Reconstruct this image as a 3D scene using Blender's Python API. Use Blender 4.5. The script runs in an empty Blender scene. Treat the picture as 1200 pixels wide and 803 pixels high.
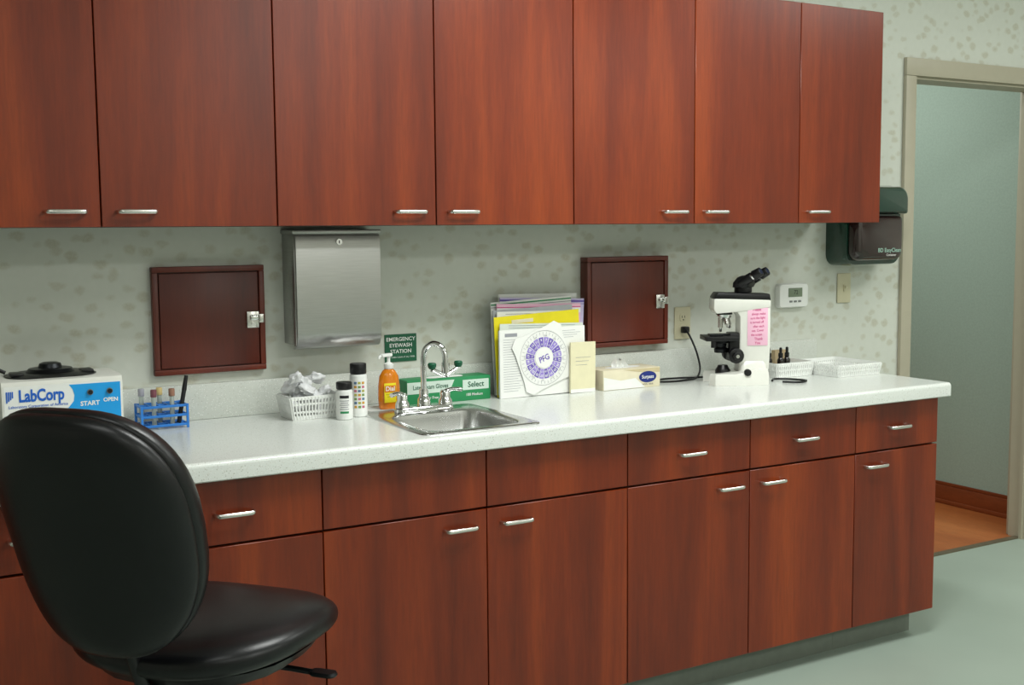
import bpy, bmesh, random
from math import *
from mathutils import Vector, Matrix, Euler
from mathutils import noise as mn
random.seed(5)
SC=bpy.context.scene; COL=SC.collection
SC.view_settings.view_transform='Standard'
try: SC.view_settings.look='None'
except Exception: pass
ZT=.897
# ------------------------------------------------------------ materials
def lin(c):
    r=[]
    for v in c[:3]:
        v=v/255.; r.append(v/12.92 if v<=.04045 else ((v+.055)/1.055)**2.4)
    return (r[0],r[1],r[2],1)
MATS={}
def newmat(name):
    m=bpy.data.materials.new(name); m.use_nodes=True; nt=m.node_tree
    b=nt.nodes["Principled BSDF"]; return m,nt,b
def coords(nt,scale=(1,1,1),kind='Object'):
    mp=nt.nodes.new("ShaderNodeMapping")
    if kind=='World':
        g=nt.nodes.new("ShaderNodeNewGeometry"); nt.links.new(g.outputs["Position"],mp.inputs[0])
    else:
        tc=nt.nodes.new("ShaderNodeTexCoord"); nt.links.new(tc.outputs[kind],mp.inputs[0])
    mp.inputs["Scale"].default_value=scale; return mp.outputs[0]
def noise(nt,vec,scale,detail=3,rough=.5,dist=0):
    n=nt.nodes.new("ShaderNodeTexNoise"); n.inputs["Scale"].default_value=scale
    n.inputs["Detail"].default_value=detail; n.inputs["Roughness"].default_value=rough
    n.inputs["Distortion"].default_value=dist; nt.links.new(vec,n.inputs["Vector"]); return n.outputs["Fac"]
def ramp(nt,fac,stops,interp='LINEAR'):
    r=nt.nodes.new("ShaderNodeValToRGB"); cr=r.color_ramp; cr.interpolation=interp
    while len(cr.elements)<len(stops): cr.elements.new(.5)
    for e,(p,c) in zip(cr.elements,stops): e.position=p; e.color=c
    nt.links.new(fac,r.inputs[0]); return r.outputs[0]
def mixc(nt,fac,a,b,mode='MIX'):
    m=nt.nodes.new("ShaderNodeMix"); m.data_type='RGBA'; m.blend_type=mode
    for s,v in ((m.inputs[0],fac),(m.inputs[6],a),(m.inputs[7],b)):
        if isinstance(v,bpy.types.NodeSocket): nt.links.new(v,s)
        else: s.default_value=v
    return m.outputs[2]
def addbump(nt,b,h,strength,dist=.002):
    n=nt.nodes.new("ShaderNodeBump"); n.inputs["Strength"].default_value=strength; n.inputs["Distance"].default_value=dist
    nt.links.new(h,n.inputs["Height"]); nt.links.new(n.outputs[0],b.inputs["Normal"])
def mat(name,col,rough=.45,metal=0,var=.05,scale=25,bump=0,bscale=300,trans=0,coat=0,ior=1.45,stretch=(1,1,1),spec=.5):
    if name in MATS: return MATS[name]
    m,nt,b=newmat(name); c=lin(col)
    v=coords(nt,stretch); f=noise(nt,v,scale)
    a=tuple(max(0,x*(1-var)) for x in c[:3])+(1,); d=tuple(min(1,x*(1+var)) for x in c[:3])+(1,)
    nt.links.new(ramp(nt,f,[(.3,a),(.7,d)]),b.inputs["Base Color"])
    b.inputs["Roughness"].default_value=rough; b.inputs["Metallic"].default_value=metal
    b.inputs["Transmission Weight"].default_value=trans; b.inputs["Coat Weight"].default_value=coat
    b.inputs["IOR"].default_value=ior; b.inputs["Specular IOR Level"].default_value=spec
    if bump: addbump(nt,b,noise(nt,coords(nt),bscale),bump,.001)
    MATS[name]=m; return m
def wood(name,dark,mid,light,rough=.3,grain=(9,9,.9),kind='World',spec=.5,fine=.5,big=.6):
    m,nt,b=newmat(name)
    v=coords(nt,grain,kind)
    oi=nt.nodes.new("ShaderNodeObjectInfo"); mu=nt.nodes.new("ShaderNodeMath"); mu.operation='MULTIPLY'; mu.inputs[1].default_value=37.
    nt.links.new(oi.outputs["Random"],mu.inputs[0])
    va=nt.nodes.new("ShaderNodeVectorMath"); va.operation='ADD'; nt.links.new(v,va.inputs[0]); nt.links.new(mu.outputs[0],va.inputs[1])
    v=va.outputs[0]
    f1=noise(nt,v,big,4,.55,.5); f2=noise(nt,v,14,5,.7,.3)
    c1=ramp(nt,f1,[(.28,lin(dark)),(.5,lin(mid)),(.72,lin(light))])
    c2=ramp(nt,f2,[(.32,(.62,.58,.54,1)),(.62,(1,1,1,1))])
    nt.links.new(mixc(nt,fine,c1,c2,'MULTIPLY'),b.inputs["Base Color"])
    b.inputs["Roughness"].default_value=rough; b.inputs["Specular IOR Level"].default_value=spec
    MATS[name]=m; return m
CHERRY=wood("cherry_laminate",(90,28,6),(120,42,11),(148,60,17),.30,(10,10,.7),spec=.48,fine=.6,big=.75)
CARC=wood("cabinet_carcass",(44,16,8),(54,19,9),(64,24,12),.5)
HATCH=wood("hatch_wood",(80,25,10),(98,33,14),(114,42,18),.38)
HALLWOOD=wood("hall_floor_wood",(140,72,34),(172,98,50),(192,118,64),.35,(6,1.2,6))
BASEWOOD=wood("baseboard_wood",(112,50,20),(132,62,28),(150,76,38),.35,(1,1.5,9))
def wallpaper():
    m,nt,b=newmat("wallpaper_leaf"); v=coords(nt,(1,1,1),'World')
    n=nt.nodes.new("ShaderNodeTexNoise"); n.inputs["Scale"].default_value=24; n.inputs["Detail"].default_value=2; nt.links.new(v,n.inputs["Vector"])
    s=nt.nodes.new("ShaderNodeVectorMath"); s.operation='SCALE'; s.inputs[3].default_value=.026; nt.links.new(n.outputs["Color"],s.inputs[0])
    a=nt.nodes.new("ShaderNodeVectorMath"); a.operation='ADD'; nt.links.new(v,a.inputs[0]); nt.links.new(s.outputs[0],a.inputs[1])
    def vor(scale,off,r0,r1,rot,st):
        mp=nt.nodes.new("ShaderNodeMapping"); mp.inputs["Scale"].default_value=(1,.001,st); mp.inputs["Location"].default_value=(off,0,off)
        mp.inputs["Rotation"].default_value=(0,rot,0)
        nt.links.new(a.outputs[0],mp.inputs[0])
        o=nt.nodes.new("ShaderNodeTexVoronoi"); o.inputs["Scale"].default_value=scale; o.inputs["Randomness"].default_value=.6
        nt.links.new(mp.outputs[0],o.inputs["Vector"])
        return ramp(nt,o.outputs["Distance"],[(r0,(1,1,1,1)),(r1,(0,0,0,1))])
    p=vor(15,0.,.20,.36,.6,1.4); q=vor(16,.7,.18,.34,-.7,1.5)
    fine=noise(nt,v,150,3,.7)
    fr=ramp(nt,fine,[(.34,(.5,.5,.5,1)),(.6,(1,1,1,1))])
    base=mixc(nt,noise(nt,v,40),lin((202,206,195)),lin((210,213,203)))
    k=mixc(nt,1.,p,fr,'MULTIPLY'); k2=mixc(nt,1.,q,fr,'MULTIPLY')
    c1=mixc(nt,k,base,lin((189,188,170)))
    c2=mixc(nt,k2,c1,lin((193,193,177)))
    nt.links.new(c2,b.inputs["Base Color"]); b.inputs["Roughness"].default_value=.55
    addbump(nt,b,fine,.12,.001); return m
WALLP=wallpaper()
def speckle(name,base,rough=.24):
    m,nt,b=newmat(name); v=coords(nt,(1,1,1),'World')
    def sp(sc,t,c,prev):
        o=nt.nodes.new("ShaderNodeTexVoronoi"); o.inputs["Scale"].default_value=sc; nt.links.new(v,o.inputs["Vector"])
        return mixc(nt,ramp(nt,o.outputs["Distance"],[(t,(1,1,1,1)),(t+.08,(0,0,0,1))]),prev,lin(c))
    c=mixc(nt,noise(nt,v,60),lin(base),lin(tuple(x-4 for x in base)))
    c=sp(130,.12,(172,174,162),c); c=sp(210,.15,(200,198,188),c); c=sp(180,.14,(246,246,242),c)
    nt.links.new(c,b.inputs["Base Color"]); b.inputs["Roughness"].default_value=rough; return m
TOP=speckle("solid_surface_speckle",(226,230,225),.2)
SPLASH=speckle("backsplash_speckle",(206,210,202),.3)
FLOORV=mat("vinyl_floor",(156,170,158),.40,var=.03,scale=3,bump=.05,bscale=60)
HALLWALL=mat("hall_wallcovering",(156,174,162),.7,var=.06,scale=110,bump=.3,bscale=170)
PAINT=mat("room_paint",(202,201,192),.7,var=.02)
CEIL=mat("ceiling_tile",(222,221,214),.8,var=.04,scale=60)
TRIM=mat("trim_paint",(176,170,150),.45,var=.02)
STEEL=mat("brushed_steel",(176,176,174),.3,1,var=.06,scale=12,stretch=(1,1,30))
SINKM=mat("sink_steel",(206,207,206),.24,1,var=.03,scale=30)
STEELH=mat("satin_nickel",(216,213,208),.26,1,var=.03)
CHROME=mat("chrome",(228,229,229),.1,1,var=.02)
LEATHER=mat("black_vinyl",(8,9,12),.34,var=.2,scale=40,bump=.14,bscale=260,spec=.5)
BLACKP=mat("black_plastic",(13,13,15),.38,var=.15)
DARKM=mat("dark_metal",(40,42,44),.35,.8,var=.1)
WHITEP=mat("white_plastic",(234,236,232),.35,var=.02)
WHITEM=mat("white_enamel",(230,230,222),.25,var=.02,coat=.3)
PAPER=mat("white_paper",(236,237,233),.7,var=.02)
ALMOND=mat("almond_plastic",(206,200,170),.4,var=.02)
BLUE=mat("print_blue",(16,96,196),.5,var=.03)
CYAN=mat("panel_blue",(24,156,228),.4,var=.03)
GREEN=mat("print_green",(16,90,60),.5,var=.04)
GREENB=mat("box_green",(40,138,84),.5,var=.04)
INK=mat("print_black",(24,26,28),.6,var=.05)
GREY=mat("grey_plastic",(120,124,122),.45,var=.05)
INKG=mat("print_grey",(150,152,158),.6,var=.05)
PURPLE=mat("print_purple",(112,92,180),.6,var=.05)
LILAC=mat("pale_lilac",(206,196,230),.6,var=.03)
MIDP=mat("mid_purple",(150,132,208),.6,var=.06)
YELLOW=mat("yellow_card",(234,218,30),.6,var=.04)
PINK=mat("pink_paper",(240,190,212),.7,var=.03)
MAGENTA=mat("magenta_ink",(200,40,120),.6,var=.05)
ORANGE=mat("amber_soap",(246,144,12),.15,var=.06,trans=.3,coat=.5)
BEIGE=mat("kraft_cream",(224,216,188),.65,var=.05)
PADY=mat("pale_cream_pad",(228,222,186),.65,var=.04)
TOEK=mat("rubber_base",(112,118,108),.5,var=.06)
# ------------------------------------------------------------ mesh builder
def axisM(p0,p1):
    p0=Vector(p0);p1=Vector(p1);d=p1-p0
    return Matrix.Translation((p0+p1)/2)@d.to_track_quat('Z','Y').to_matrix().to_4x4(),d.length
def RX(a):return Matrix.Rotation(a,4,'X')
def RY(a):return Matrix.Rotation(a,4,'Y')
def RZ(a):return Matrix.Rotation(a,4,'Z')
def T(*a):return Matrix.Translation(a if len(a)==3 else a[0])
def rr(cx,cy,w,d,r,z,n=5,r2=None):
    pts=[]; r2=r if r2 is None else r2
    for sx,sy,a0,q in ((1,1,0,r),(-1,1,pi/2,r),(-1,-1,pi,r2),(1,-1,3*pi/2,r2)):
        q=min(q,w/2-1e-4,d/2-1e-4)
        for i in range(n+1):
            a=a0+pi/2*i/n
            pts.append((cx+sx*(w/2-q)+q*cos(a),cy+sy*(d/2-q)+q*sin(a),z))
    return pts
def catmull(pts,res=6):
    P=[Vector(p) for p in pts]
    if len(P)<3: return P
    P=[2*P[0]-P[1]]+P+[2*P[-1]-P[-2]];o=[]
    for i in range(1,len(P)-2):
        a,b,c,d=P[i-1:i+3]
        for k in range(res):
            t=k/res
            o.append(.5*((2*b)+(c-a)*t+(2*a-5*b+4*c-d)*t*t+(3*b-a-3*c+d)*t**3))
    o.append(P[-2]);return o
class MB:
    def __init__(s): s.bm=bmesh.new(); s.mats=[]; s.X=Matrix.Identity(4)
    def mi(s,m):
        if m not in s.mats: s.mats.append(m)
        return s.mats.index(m)
    def commit(s,b,m,M=None):
        if m is not None:
            i=s.mi(m)
            for f in b.faces: f.material_index=i
        for f in b.faces: f.smooth=True
        b.transform(s.X@(M if M is not None else Matrix.Identity(4)))
        me=bpy.data.meshes.new("t"); b.to_mesh(me); b.free(); s.bm.from_mesh(me); bpy.data.meshes.remove(me)
    def box(s,c,d,m,bev=0,M=None,seg=2):
        b=bmesh.new(); bmesh.ops.create_cube(b,size=1)
        bmesh.ops.scale(b,vec=d,verts=b.verts)
        if bev: bmesh.ops.bevel(b,geom=b.edges[:],offset=bev,segments=seg,profile=.5,affect='EDGES')
        MM=T(c)@(M if M is not None else Matrix.Identity(4)); s.commit(b,m,MM)
    def bx(s,x0,x1,y0,y1,z0,z1,m,bev=0,seg=2): s.box(((x0+x1)/2,(y0+y1)/2,(z0+z1)/2),(abs(x1-x0),abs(y1-y0),abs(z1-z0)),m,bev,None,seg)
    def cyl(s,p0,p1,r0,m,r1=None,seg=24,bev=0):
        M,L=axisM(p0,p1); r1=r0 if r1 is None else r1
        pr=[(0,-L/2)]
        if bev: pr+=[(r0-bev,-L/2),(r0-bev*.3,-L/2+bev*.3),(r0,-L/2+bev),(r1,L/2-bev),(r1-bev*.3,L/2-bev*.3),(r1-bev,L/2)]
        else: pr+=[(r0,-L/2),(r1,L/2)]
        pr+=[(0,L/2)]
        s.lathe(pr,m,M,seg)
    def lathe(s,prof,m,M=None,seg=28):
        b=bmesh.new(); rings=[]
        for r,z in prof:
            if r<1e-6: rings.append([b.verts.new((0,0,z))])
            else: rings.append([b.verts.new((r*cos(2*pi*i/seg),r*sin(2*pi*i/seg),z)) for i in range(seg)])
        for A,B in zip(rings,rings[1:]):
            for i in range(seg):
                j=(i+1)%seg
                if len(A)==1 and len(B)==1: continue
                if len(A)==1: b.faces.new((A[0],B[j],B[i]))
                elif len(B)==1: b.faces.new((A[i],A[j],B[0]))
                else: b.faces.new((A[i],A[j],B[j],B[i]))
        bmesh.ops.recalc_face_normals(b,faces=b.faces); s.commit(b,m,M)
    def loft(s,loops,m,cap0=True,cap1=True,M=None,recalc=True):
        b=bmesh.new(); L=[[b.verts.new(p) for p in l] for l in loops]; n=len(L[0])
        for A,B in zip(L,L[1:]):
            for i in range(n):
                j=(i+1)%n; b.faces.new((A[i],A[j],B[j],B[i]))
        if cap0: b.faces.new(L[0][::-1])
        if cap1: b.faces.new(L[-1])
        if recalc: bmesh.ops.recalc_face_normals(b,faces=b.faces)
        s.commit(b,m,M)
    def tube(s,pts,r,m,seg=10,smooth=True,res=6,M=None,flat=1.):
        P=catmull(pts,res) if smooth else [Vector(p) for p in pts]
        n=len(P); tang=[(P[min(i+1,n-1)]-P[max(i-1,0)]).normalized() for i in range(n)]
        up=Vector((0,0,1)) if abs(tang[0].z)<.9 else Vector((1,0,0))
        u=tang[0].cross(up).normalized(); loops=[]
        for i in range(n):
            u=(u-tang[i]*u.dot(tang[i])).normalized(); v=tang[i].cross(u)
            rad=r[min(int(i*len(r)/n),len(r)-1)] if isinstance(r,(list,tuple)) else r
            loops.append([P[i]+(u*cos(2*pi*j/seg)*flat+v*sin(2*pi*j/seg))*rad for j in range(seg)])
        s.loft(loops,m,True,True,M)
    def prism(s,pts,y0,y1,m,M=None,bev=0):
        b=bmesh.new(); A=[b.verts.new((x,y0,z)) for x,z in pts]; B=[b.verts.new((x,y1,z)) for x,z in pts]
        n=len(A)
        b.faces.new(A); b.faces.new(B[::-1])
        for i in range(n): j=(i+1)%n; b.faces.new((A[j],A[i],B[i],B[j]))
        bmesh.ops.recalc_face_normals(b,faces=b.faces)
        if bev: bmesh.ops.bevel(b,geom=b.edges[:],offset=bev,segments=2,profile=.5,affect='EDGES')
        s.commit(b,m,M)
    def text(s,body,size,loc,m,M=None,bold=0,align='CENTER',sx=1):
        cu=bpy.data.curves.new("t",'FONT'); cu.body=body; cu.size=size; cu.align_x=align; cu.align_y='CENTER'; cu.offset=bold*size; cu.resolution_u=3
        o=bpy.data.objects.new("t",cu); COL.objects.link(o)
        dg=bpy.context.evaluated_depsgraph_get(); me=bpy.data.meshes.new_from_object(o.evaluated_get(dg))
        b=bmesh.new(); b.from_mesh(me)
        bmesh.ops.scale(b,vec=(sx,1,1),verts=b.verts)
        bpy.data.objects.remove(o); bpy.data.curves.remove(cu); bpy.data.meshes.remove(me)
        s.commit(b,m,T(loc)@(M if M is not None else RX(pi/2)))
    def obj(s,name,parent=None,org=(0,0,0),ang=38):
        me=bpy.data.meshes.new(name); s.bm.transform(T(tuple(-v for v in org))); s.bm.to_mesh(me); s.bm.free()
        for m in s.mats: me.materials.append(m)
        try: me.set_sharp_from_angle(angle=radians(ang))
        except Exception: pass
        o=bpy.data.objects.new(name,me); COL.objects.link(o); W[o.name]=Vector(org)
        if parent is not None: o.parent=parent; o.location=Vector(org)-W[parent.name]
        else: o.location=org
        return o
W={}
def props(o,label,cat,group=None):
    o["label"]=label; o["category"]=cat
    if group: o["group"]=group
    return o
def thing(name,label,cat,org=(0,0,0),group=None):
    e=bpy.data.objects.new(name,None); e.empty_display_size=.05; COL.objects.link(e); e.location=org; W[e.name]=Vector(org)
    return props(e,label,cat,group)
def struct(mb,name,org=(0,0,0)):
    o=mb.obj(name,None,org); o["kind"]="structure"; return o
# ------------------------------------------------------------ room shell
RX0,RX1,RY0,RH=-2.6,5.9,-5.6,2.75
m=MB(); m.bx(RX0,RX1,RY0,.07,-.05,0,FLOORV); struct(m,"floor")
m=MB(); m.bx(3.0,5.0,.07,3.2,-.05,0,HALLWOOD); struct(m,"floor_hallway")
m=MB(); m.bx(RX0,RX1,RY0,.12,RH,RH+.05,CEIL); struct(m,"ceiling")
m=MB(); m.bx(3.0,5.0,.12,3.2,2.6,2.65,CEIL); struct(m,"ceiling_hallway")
m=MB(); m.bx(RX0,3.80,0,.12,0,RH,WALLP); m.bx(3.80,4.66,0,.12,2.035,RH,WALLP); m.bx(4.66,RX1,0,.12,0,RH,WALLP); struct(m,"wall_back")
m=MB(); m.bx(RX0-.1,RX0,RY0,.12,0,RH,PAINT); struct(m,"wall_left")
m=MB(); m.bx(RX1,RX1+.1,RY0,.12,0,RH,PAINT); struct(m,"wall_right")
m=MB(); m.bx(RX0,RX1,RY0-.1,RY0,0,RH,PAINT); struct(m,"wall_front")
m=MB(); m.bx(4.92,5.0,.12,3.2,0,2.6,HALLWALL); struct(m,"wall_hallway_right")
m=MB(); m.bx(3.0,3.1,.12,3.2,0,2.6,HALLWALL); struct(m,"wall_hallway_left")
m=MB(); m.bx(3.0,5.0,3.2,3.3,0,2.6,HALLWALL); struct(m,"wall_hallway_end")
m=MB(); m.bx(4.902,4.92,.12,3.2,0,.095,BASEWOOD,.003); m.bx(4.897,4.92,.12,3.2,0,.022,BASEWOOD,.003); m.bx(4.908,4.92,.12,3.2,.095,.112,BASEWOOD,.003); struct(m,"baseboard_hallway")
m=MB()
for ya,yb in ((-.018,-.0003),(.1203,.138)):
    m.bx(3.745,3.805,ya,yb,0,2.0295,TRIM,.003); m.bx(4.655,4.715,ya,yb,0,2.0295,TRIM,.003)
    m.bx(3.745,4.715,ya,yb,2.03,2.10,TRIM,.003)
m.bx(3.8003,3.815,.0,.12,0,2.0195,TRIM); m.bx(4.645,4.6597,.0,.12,0,2.0195,TRIM); m.bx(3.8003,4.6597,.0,.12,2.02,2.0345,TRIM)
m.bx(3.815,3.83,.04,.055,0,2.02,TRIM); m.bx(4.63,4.645,.04,.055,0,2.02,TRIM)
struct(m,"trim_1")
m=MB(); m.bx(3.815,4.645,.055,.085,0,.006,mat("threshold",(120,110,90),.4,.5)); struct(m,"trim_2")
# ------------------------------------------------------------ cabinets
hm=MB(); hl=.048
hm.tube([(-hl,0,0),(-hl+.001,-.010,0),(-hl+.005,-.019,0),(-hl+.013,-.0225,0),(0,-.0235,0),(hl-.013,-.0225,0),(hl-.005,-.019,0),(hl-.001,-.010,0),(hl,0,0)],.0052,STEELH,10,True,4,flat=.7)
h0=hm.obj("handle"); HMESH=h0.data; bpy.data.objects.remove(h0)
def handle(parent,pos):
    o=bpy.data.objects.new("handle",HMESH); COL.objects.link(o); o.parent=parent; o.location=Vector(pos)-W[parent.name]; o["label"]="satin nickel wire pull"
def panel(name,parent,x0,x1,z0,z1,yf,th=.019,mt=CHERRY):
    p=MB(); g=.0016; p.bx(x0+g,x1-g,yf,yf+th,z0+g,z1-g,mt,.0012,1)
    return p.obj(name,parent,((x0+x1)/2,yf+th,z0))
YU,ZU0,ZU1=-.338,1.444,2.182
def upper(x0,x1,splits,hs,lab):
    e=thing("wall_cabinet",lab,"cabinet",((x0+x1)/2,0,ZU0),"cherry wall cabinets")
    b=MB(); b.bx(x0+.0005,x1-.0005,YU+.021,-.001,ZU0,ZU1,CARC)
    b.obj("body",e,((x0+x1)/2,-.16,ZU0))
    xs=[x0]+splits+[x1]
    for i in range(len(xs)-1):
        d=panel("door",e,xs[i],xs[i+1],ZU0-.002,ZU1,YU)
        hx=xs[i+1]-.082 if hs[i]=='r' else xs[i]+.085
        handle(d,(hx,YU,ZU0+.037))
upper(-.345,.115,[],'r',"single-door cherry wall cabinet at the end of the run")
upper(.115,1.020,[.575],'rl',"double-door cherry wall cabinet above the two-button centrifuge")
upper(1.020,1.949,[1.485],'rl',"double-door cherry wall cabinet above the sink and towel dispenser")
upper(1.949,2.865,[2.412],'rl',"double-door cherry wall cabinet above the papers and microscope")
upper(2.865,3.258,[],'l',"narrow single-door cherry wall cabinet beside the doorway")
YB=-.615
def base(x0,x1,splits,hs,lab,dr='h',endpanel=False):
    e=thing("base_cabinet",lab,"cabinet",((x0+x1)/2,0,0),"cherry base cabinets")
    b=MB(); t=.018
    b.bx(x0+.0005,x0+t,YB+.021,-.005,.10,.848,CARC); b.bx(x1-t,x1-.0005,YB+.021,-.005,.10,.848,CHERRY if endpanel else CARC)
    b.bx(x0+t,x1-t,YB+.021,-.005,.10,.118,CARC); b.bx(x0+t,x1-t,-.02,-.005,.118,.848,CARC)
    b.bx(x0+t,x1-t,YB+.021,YB+.04,.80,.848,CARC); b.bx(x0+t,x1-t,YB+.021,YB+.04,.665,.705,CARC)
    for s in splits: b.bx(s-.012,s+.012,YB+.021,YB+.05,.118,.80,CARC)
    b.obj("body",e,((x0+x1)/2,-.3,.1))
    k=MB(); k.bx(x0+.0005,x1-(.0005 if not endpanel else .02),YB+.085,-.01,0,.0998,TOEK)
    k.obj("toe_kick",e,((x0+x1)/2,YB+.09,0))
    xs=[x0]+splits+[x1]
    for i in range(len(xs)-1):
        d=panel("door",e,xs[i],xs[i+1],.10,.685,YB)
        hx=xs[i+1]-.082 if hs[i]=='r' else xs[i]+.09
        handle(d,(hx,YB,.640))
        d=panel("drawer" if dr[i]=='h' else "drawer_front",e,xs[i],xs[i+1],.688,.845,YB)
        if dr[i]=='h': handle(d,((xs[i]+xs[i+1])/2,YB,.762))
base(-.345,.115,[],'r',"single-door cherry base cabinet with one drawer")
base(.115,1.020,[.575],'rl',"double-door cherry base cabinet with two drawers behind the chair",'hh')
base(1.020,1.949,[1.485],'rl',"double-door cherry sink base cabinet with plain false drawer fronts",'ff')
base(1.949,2.865,[2.412],'rl',"double-door cherry base cabinet with two drawers below the papers",'hh')
base(2.865,3.258,[],'l',"narrow single-door cherry base cabinet with drawer by the doorway",'h',True)
# ------------------------------------------------------------ worktop
m=MB(); X0,X1=-.36,3.278; hx0,hx1,hy0,hy1=1.335,1.635,-.590,-.262; yf=-.628
m.bx(X0,hx0,yf,-.0005,.85,ZT,TOP); m.bx(hx1,X1,yf,-.0005,.85,ZT,TOP)
m.bx(hx0,hx1,yf,hy0,.85,ZT,TOP); m.bx(hx0,hx1,hy1,-.0005,.85,ZT,TOP)
pr=[]; r=.012
for i in range(7):
    a=pi/2*i/6; pr.append((yf-.022+r-r*sin(a), ZT-r+r*cos(a)))
pr2=pr+[(yf-.022,.853),(yf-.019,.85),(yf,.85),(yf,ZT)]
m.loft([[(X0,y,z) for y,z in pr2],[(X1,y,z) for y,z in pr2]],TOP)
bmesh.ops.remove_doubles(m.bm,verts=m.bm.verts,dist=.00002)
o=m.obj("worktop",None,(1.45,-.3,.85)); props(o,"long white speckled solid-surface worktop with a sink cutout","countertop")
m=MB(); m.bx(X0,X1,-.02,-.0005,ZT+.0002,1.0,SPLASH,.003); o=m.obj("backsplash",None,(1.45,-.01,ZT)); props(o,"low speckled backsplash strip along the wall behind the worktop","backsplash")
# ------------------------------------------------------------ sink
SXc=1.487
e=thing("sink","small rectangular stainless steel drop-in sink in the worktop","sink",(SXc,-.4,ZT))
m=MB(); oy=-.395; ow,od=.366,.43; by=-.43; bw,bd=.275,.29
m.loft([rr(SXc,oy,ow,od,.03,ZT+.0003),rr(SXc,oy,ow-.002,od-.002,.03,ZT+.003),rr(SXc,oy,ow-.012,od-.012,.028,ZT+.005),
 rr(SXc,by,bw+.02,bd+.015,.05,ZT+.004),rr(SXc,by,bw+.006,bd+.004,.048,ZT+.001),rr(SXc,by,bw,bd,.045,ZT-.012),rr(SXc,by,bw-.02,bd-.02,.045,ZT-.13),rr(SXc,by,bw-.05,bd-.05,.05,ZT-.148),rr(SXc,by,.06,.06,.029,ZT-.152)],SINKM,False,True)
m.obj("basin",e,(SXc,-.4,ZT))
m=MB(); m.lathe([(0,.002),(.012,.002),(.014,.0),(.028,0),(.033,.003),(.035,0)],CHROME,T(SXc,by,ZT-.1515)); m.obj("drain",e,(SXc,by,ZT-.15))
fx,fy,fz=1.49,-.228,ZT+.005
e=thing("faucet","chrome gooseneck faucet with two lever handles and green eyewash caps","faucet",(fx,fy,fz))
m=MB(); m.loft([rr(fx,fy,.19,.05,.024,fz+.0002),rr(fx,fy,.188,.048,.024,fz+.008),rr(fx,fy,.17,.036,.017,fz+.014)],CHROME); m.obj("deck_plate",e,(fx,fy,fz))
m=MB(); m.lathe([(0,0),(.02,0),(.019,.02),(.014,.028),(.013,.05),(0,.05)],CHROME,T(fx,fy,fz+.012))
ang=radians(-50); dx,dy=cos(ang),sin(ang)
pts=[(0,.05),(0,.10),(0,.15),(.008,.18),(.03,.197),(.055,.19),(.068,.168),(.07,.14)]
m.tube([(fx+a*dx,fy+a*dy,fz+b) for a,b in pts],.0085,CHROME,14,True,6)
tx,ty=fx+.07*dx,fy+.07*dy
m.cyl((tx,ty,fz+.142),(tx,ty,fz+.112),.012,CHROME)
m.obj("spout",e,(fx,fy,fz))
for sx in(-1,1):
    m=MB(); hx=fx+sx*.07
    m.lathe([(0,0),(.022,0),(.021,.012),(.015,.022),(.016,.034),(.012,.042),(0,.044)],CHROME,T(hx,fy,fz+.012))
    m.tube([(hx,fy,fz+.05),(hx+sx*.022,fy-.012,fz+.056),(hx+sx*.045,fy-.024,fz+.054)],[.007,.006,.007],CHROME)
    m.obj("lever_handle",e,(hx,fy,fz))
m=MB(); m.tube([(tx-.045,ty-.004,fz+.125),(tx-.02,ty,fz+.112),(tx,ty,fz+.105),(tx+.02,ty,fz+.112),(tx+.045,ty+.004,fz+.125)],.007,CHROME)
m.obj("eyewash_bar",e,(tx,ty,fz+.1))
for sx in(-1,1):
    m=MB(); m.lathe([(0,0),(.008,0),(.012,.006),(.013,.014),(.010,.018),(0,.019)],GREEN,T(tx+sx*.045,ty+sx*.004,fz+.126),18); o=m.obj("eyewash_cap",e,(tx+sx*.045,ty,fz+.126)); o["label"]="green plastic eyewash cap"
# ------------------------------------------------------------ wall items
def hatch(x0,x1,z0,z1,lab,out):
    e=thing("access_hatch",lab,"hatch",((x0+x1)/2,0,z0),"cherry access hatches")
    fw=.016; m=MB(); y=-out
    m.bx(x0,x1,y,-.0005,z1-fw,z1,HATCH,.002); m.bx(x0,x1,y,-.0005,z0,z0+fw,HATCH,.002)
    m.bx(x0,x0+fw,y,-.0005,z0+fw,z1-fw,HATCH,.002); m.bx(x1-fw,x1,y,-.0005,z0+fw,z1-fw,HATCH,.002)
    m.bx(x0+fw,x1-fw,-.012,-.0005,z0+fw,z1-fw,CARC); m.obj("frame",e,((x0+x1)/2,0,z0))
    d=MB(); d.bx(x0+fw+.003,x1-fw-.003,y+.002,-.0125,z0+fw+.003,z1-fw-.003,HATCH,.002); d=d.obj("door",e,((x0+x1)/2,y+.01,z0+fw))
    zc=(z0+z1)/2-.005; l=MB(); xl=x1-fw-.022
    l.bx(xl-.018,xl+.018,y-.006,y+.0015,zc-.024,zc+.024,STEELH,.002); l.bx(xl-.01,xl+.014,y-.016,y-.006,zc-.002,zc+.014,CHROME,.003)
    l.cyl((xl,y-.006,zc-.013),(xl,y-.011,zc-.013),.006,CHROME,seg=14); l.bx(xl+.018,xl+.032,y-.008,y,zc-.01,zc+.016,STEELH,.002)
    o=l.obj("latch",d,(xl,y,zc)); o["label"]="silver metal latch"
hatch(.763,1.083,1.030,1.334,"cherry wood wall access hatch with silver latch above the tube rack",.022)
hatch(2.195,2.536,1.026,1.334,"deep-framed cherry wall access hatch with latch above the tissue box",.045)
x0,x1,z0,z1=1.146,1.413,1.088,1.428
e=thing("paper_towel_dispenser","brushed stainless steel paper towel dispenser on the wall","dispenser",(1.28,0,z0))
m=MB(); m.bx(x0,x1,-.100,-.0005,z0+.012,z1,STEEL,.004); m.bx(x0-.004,x1+.004,-.104,-.0005,z1-.006,z1+.006,STEEL,.002); m.obj("body",e,(1.28,-.05,z0))
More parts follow.
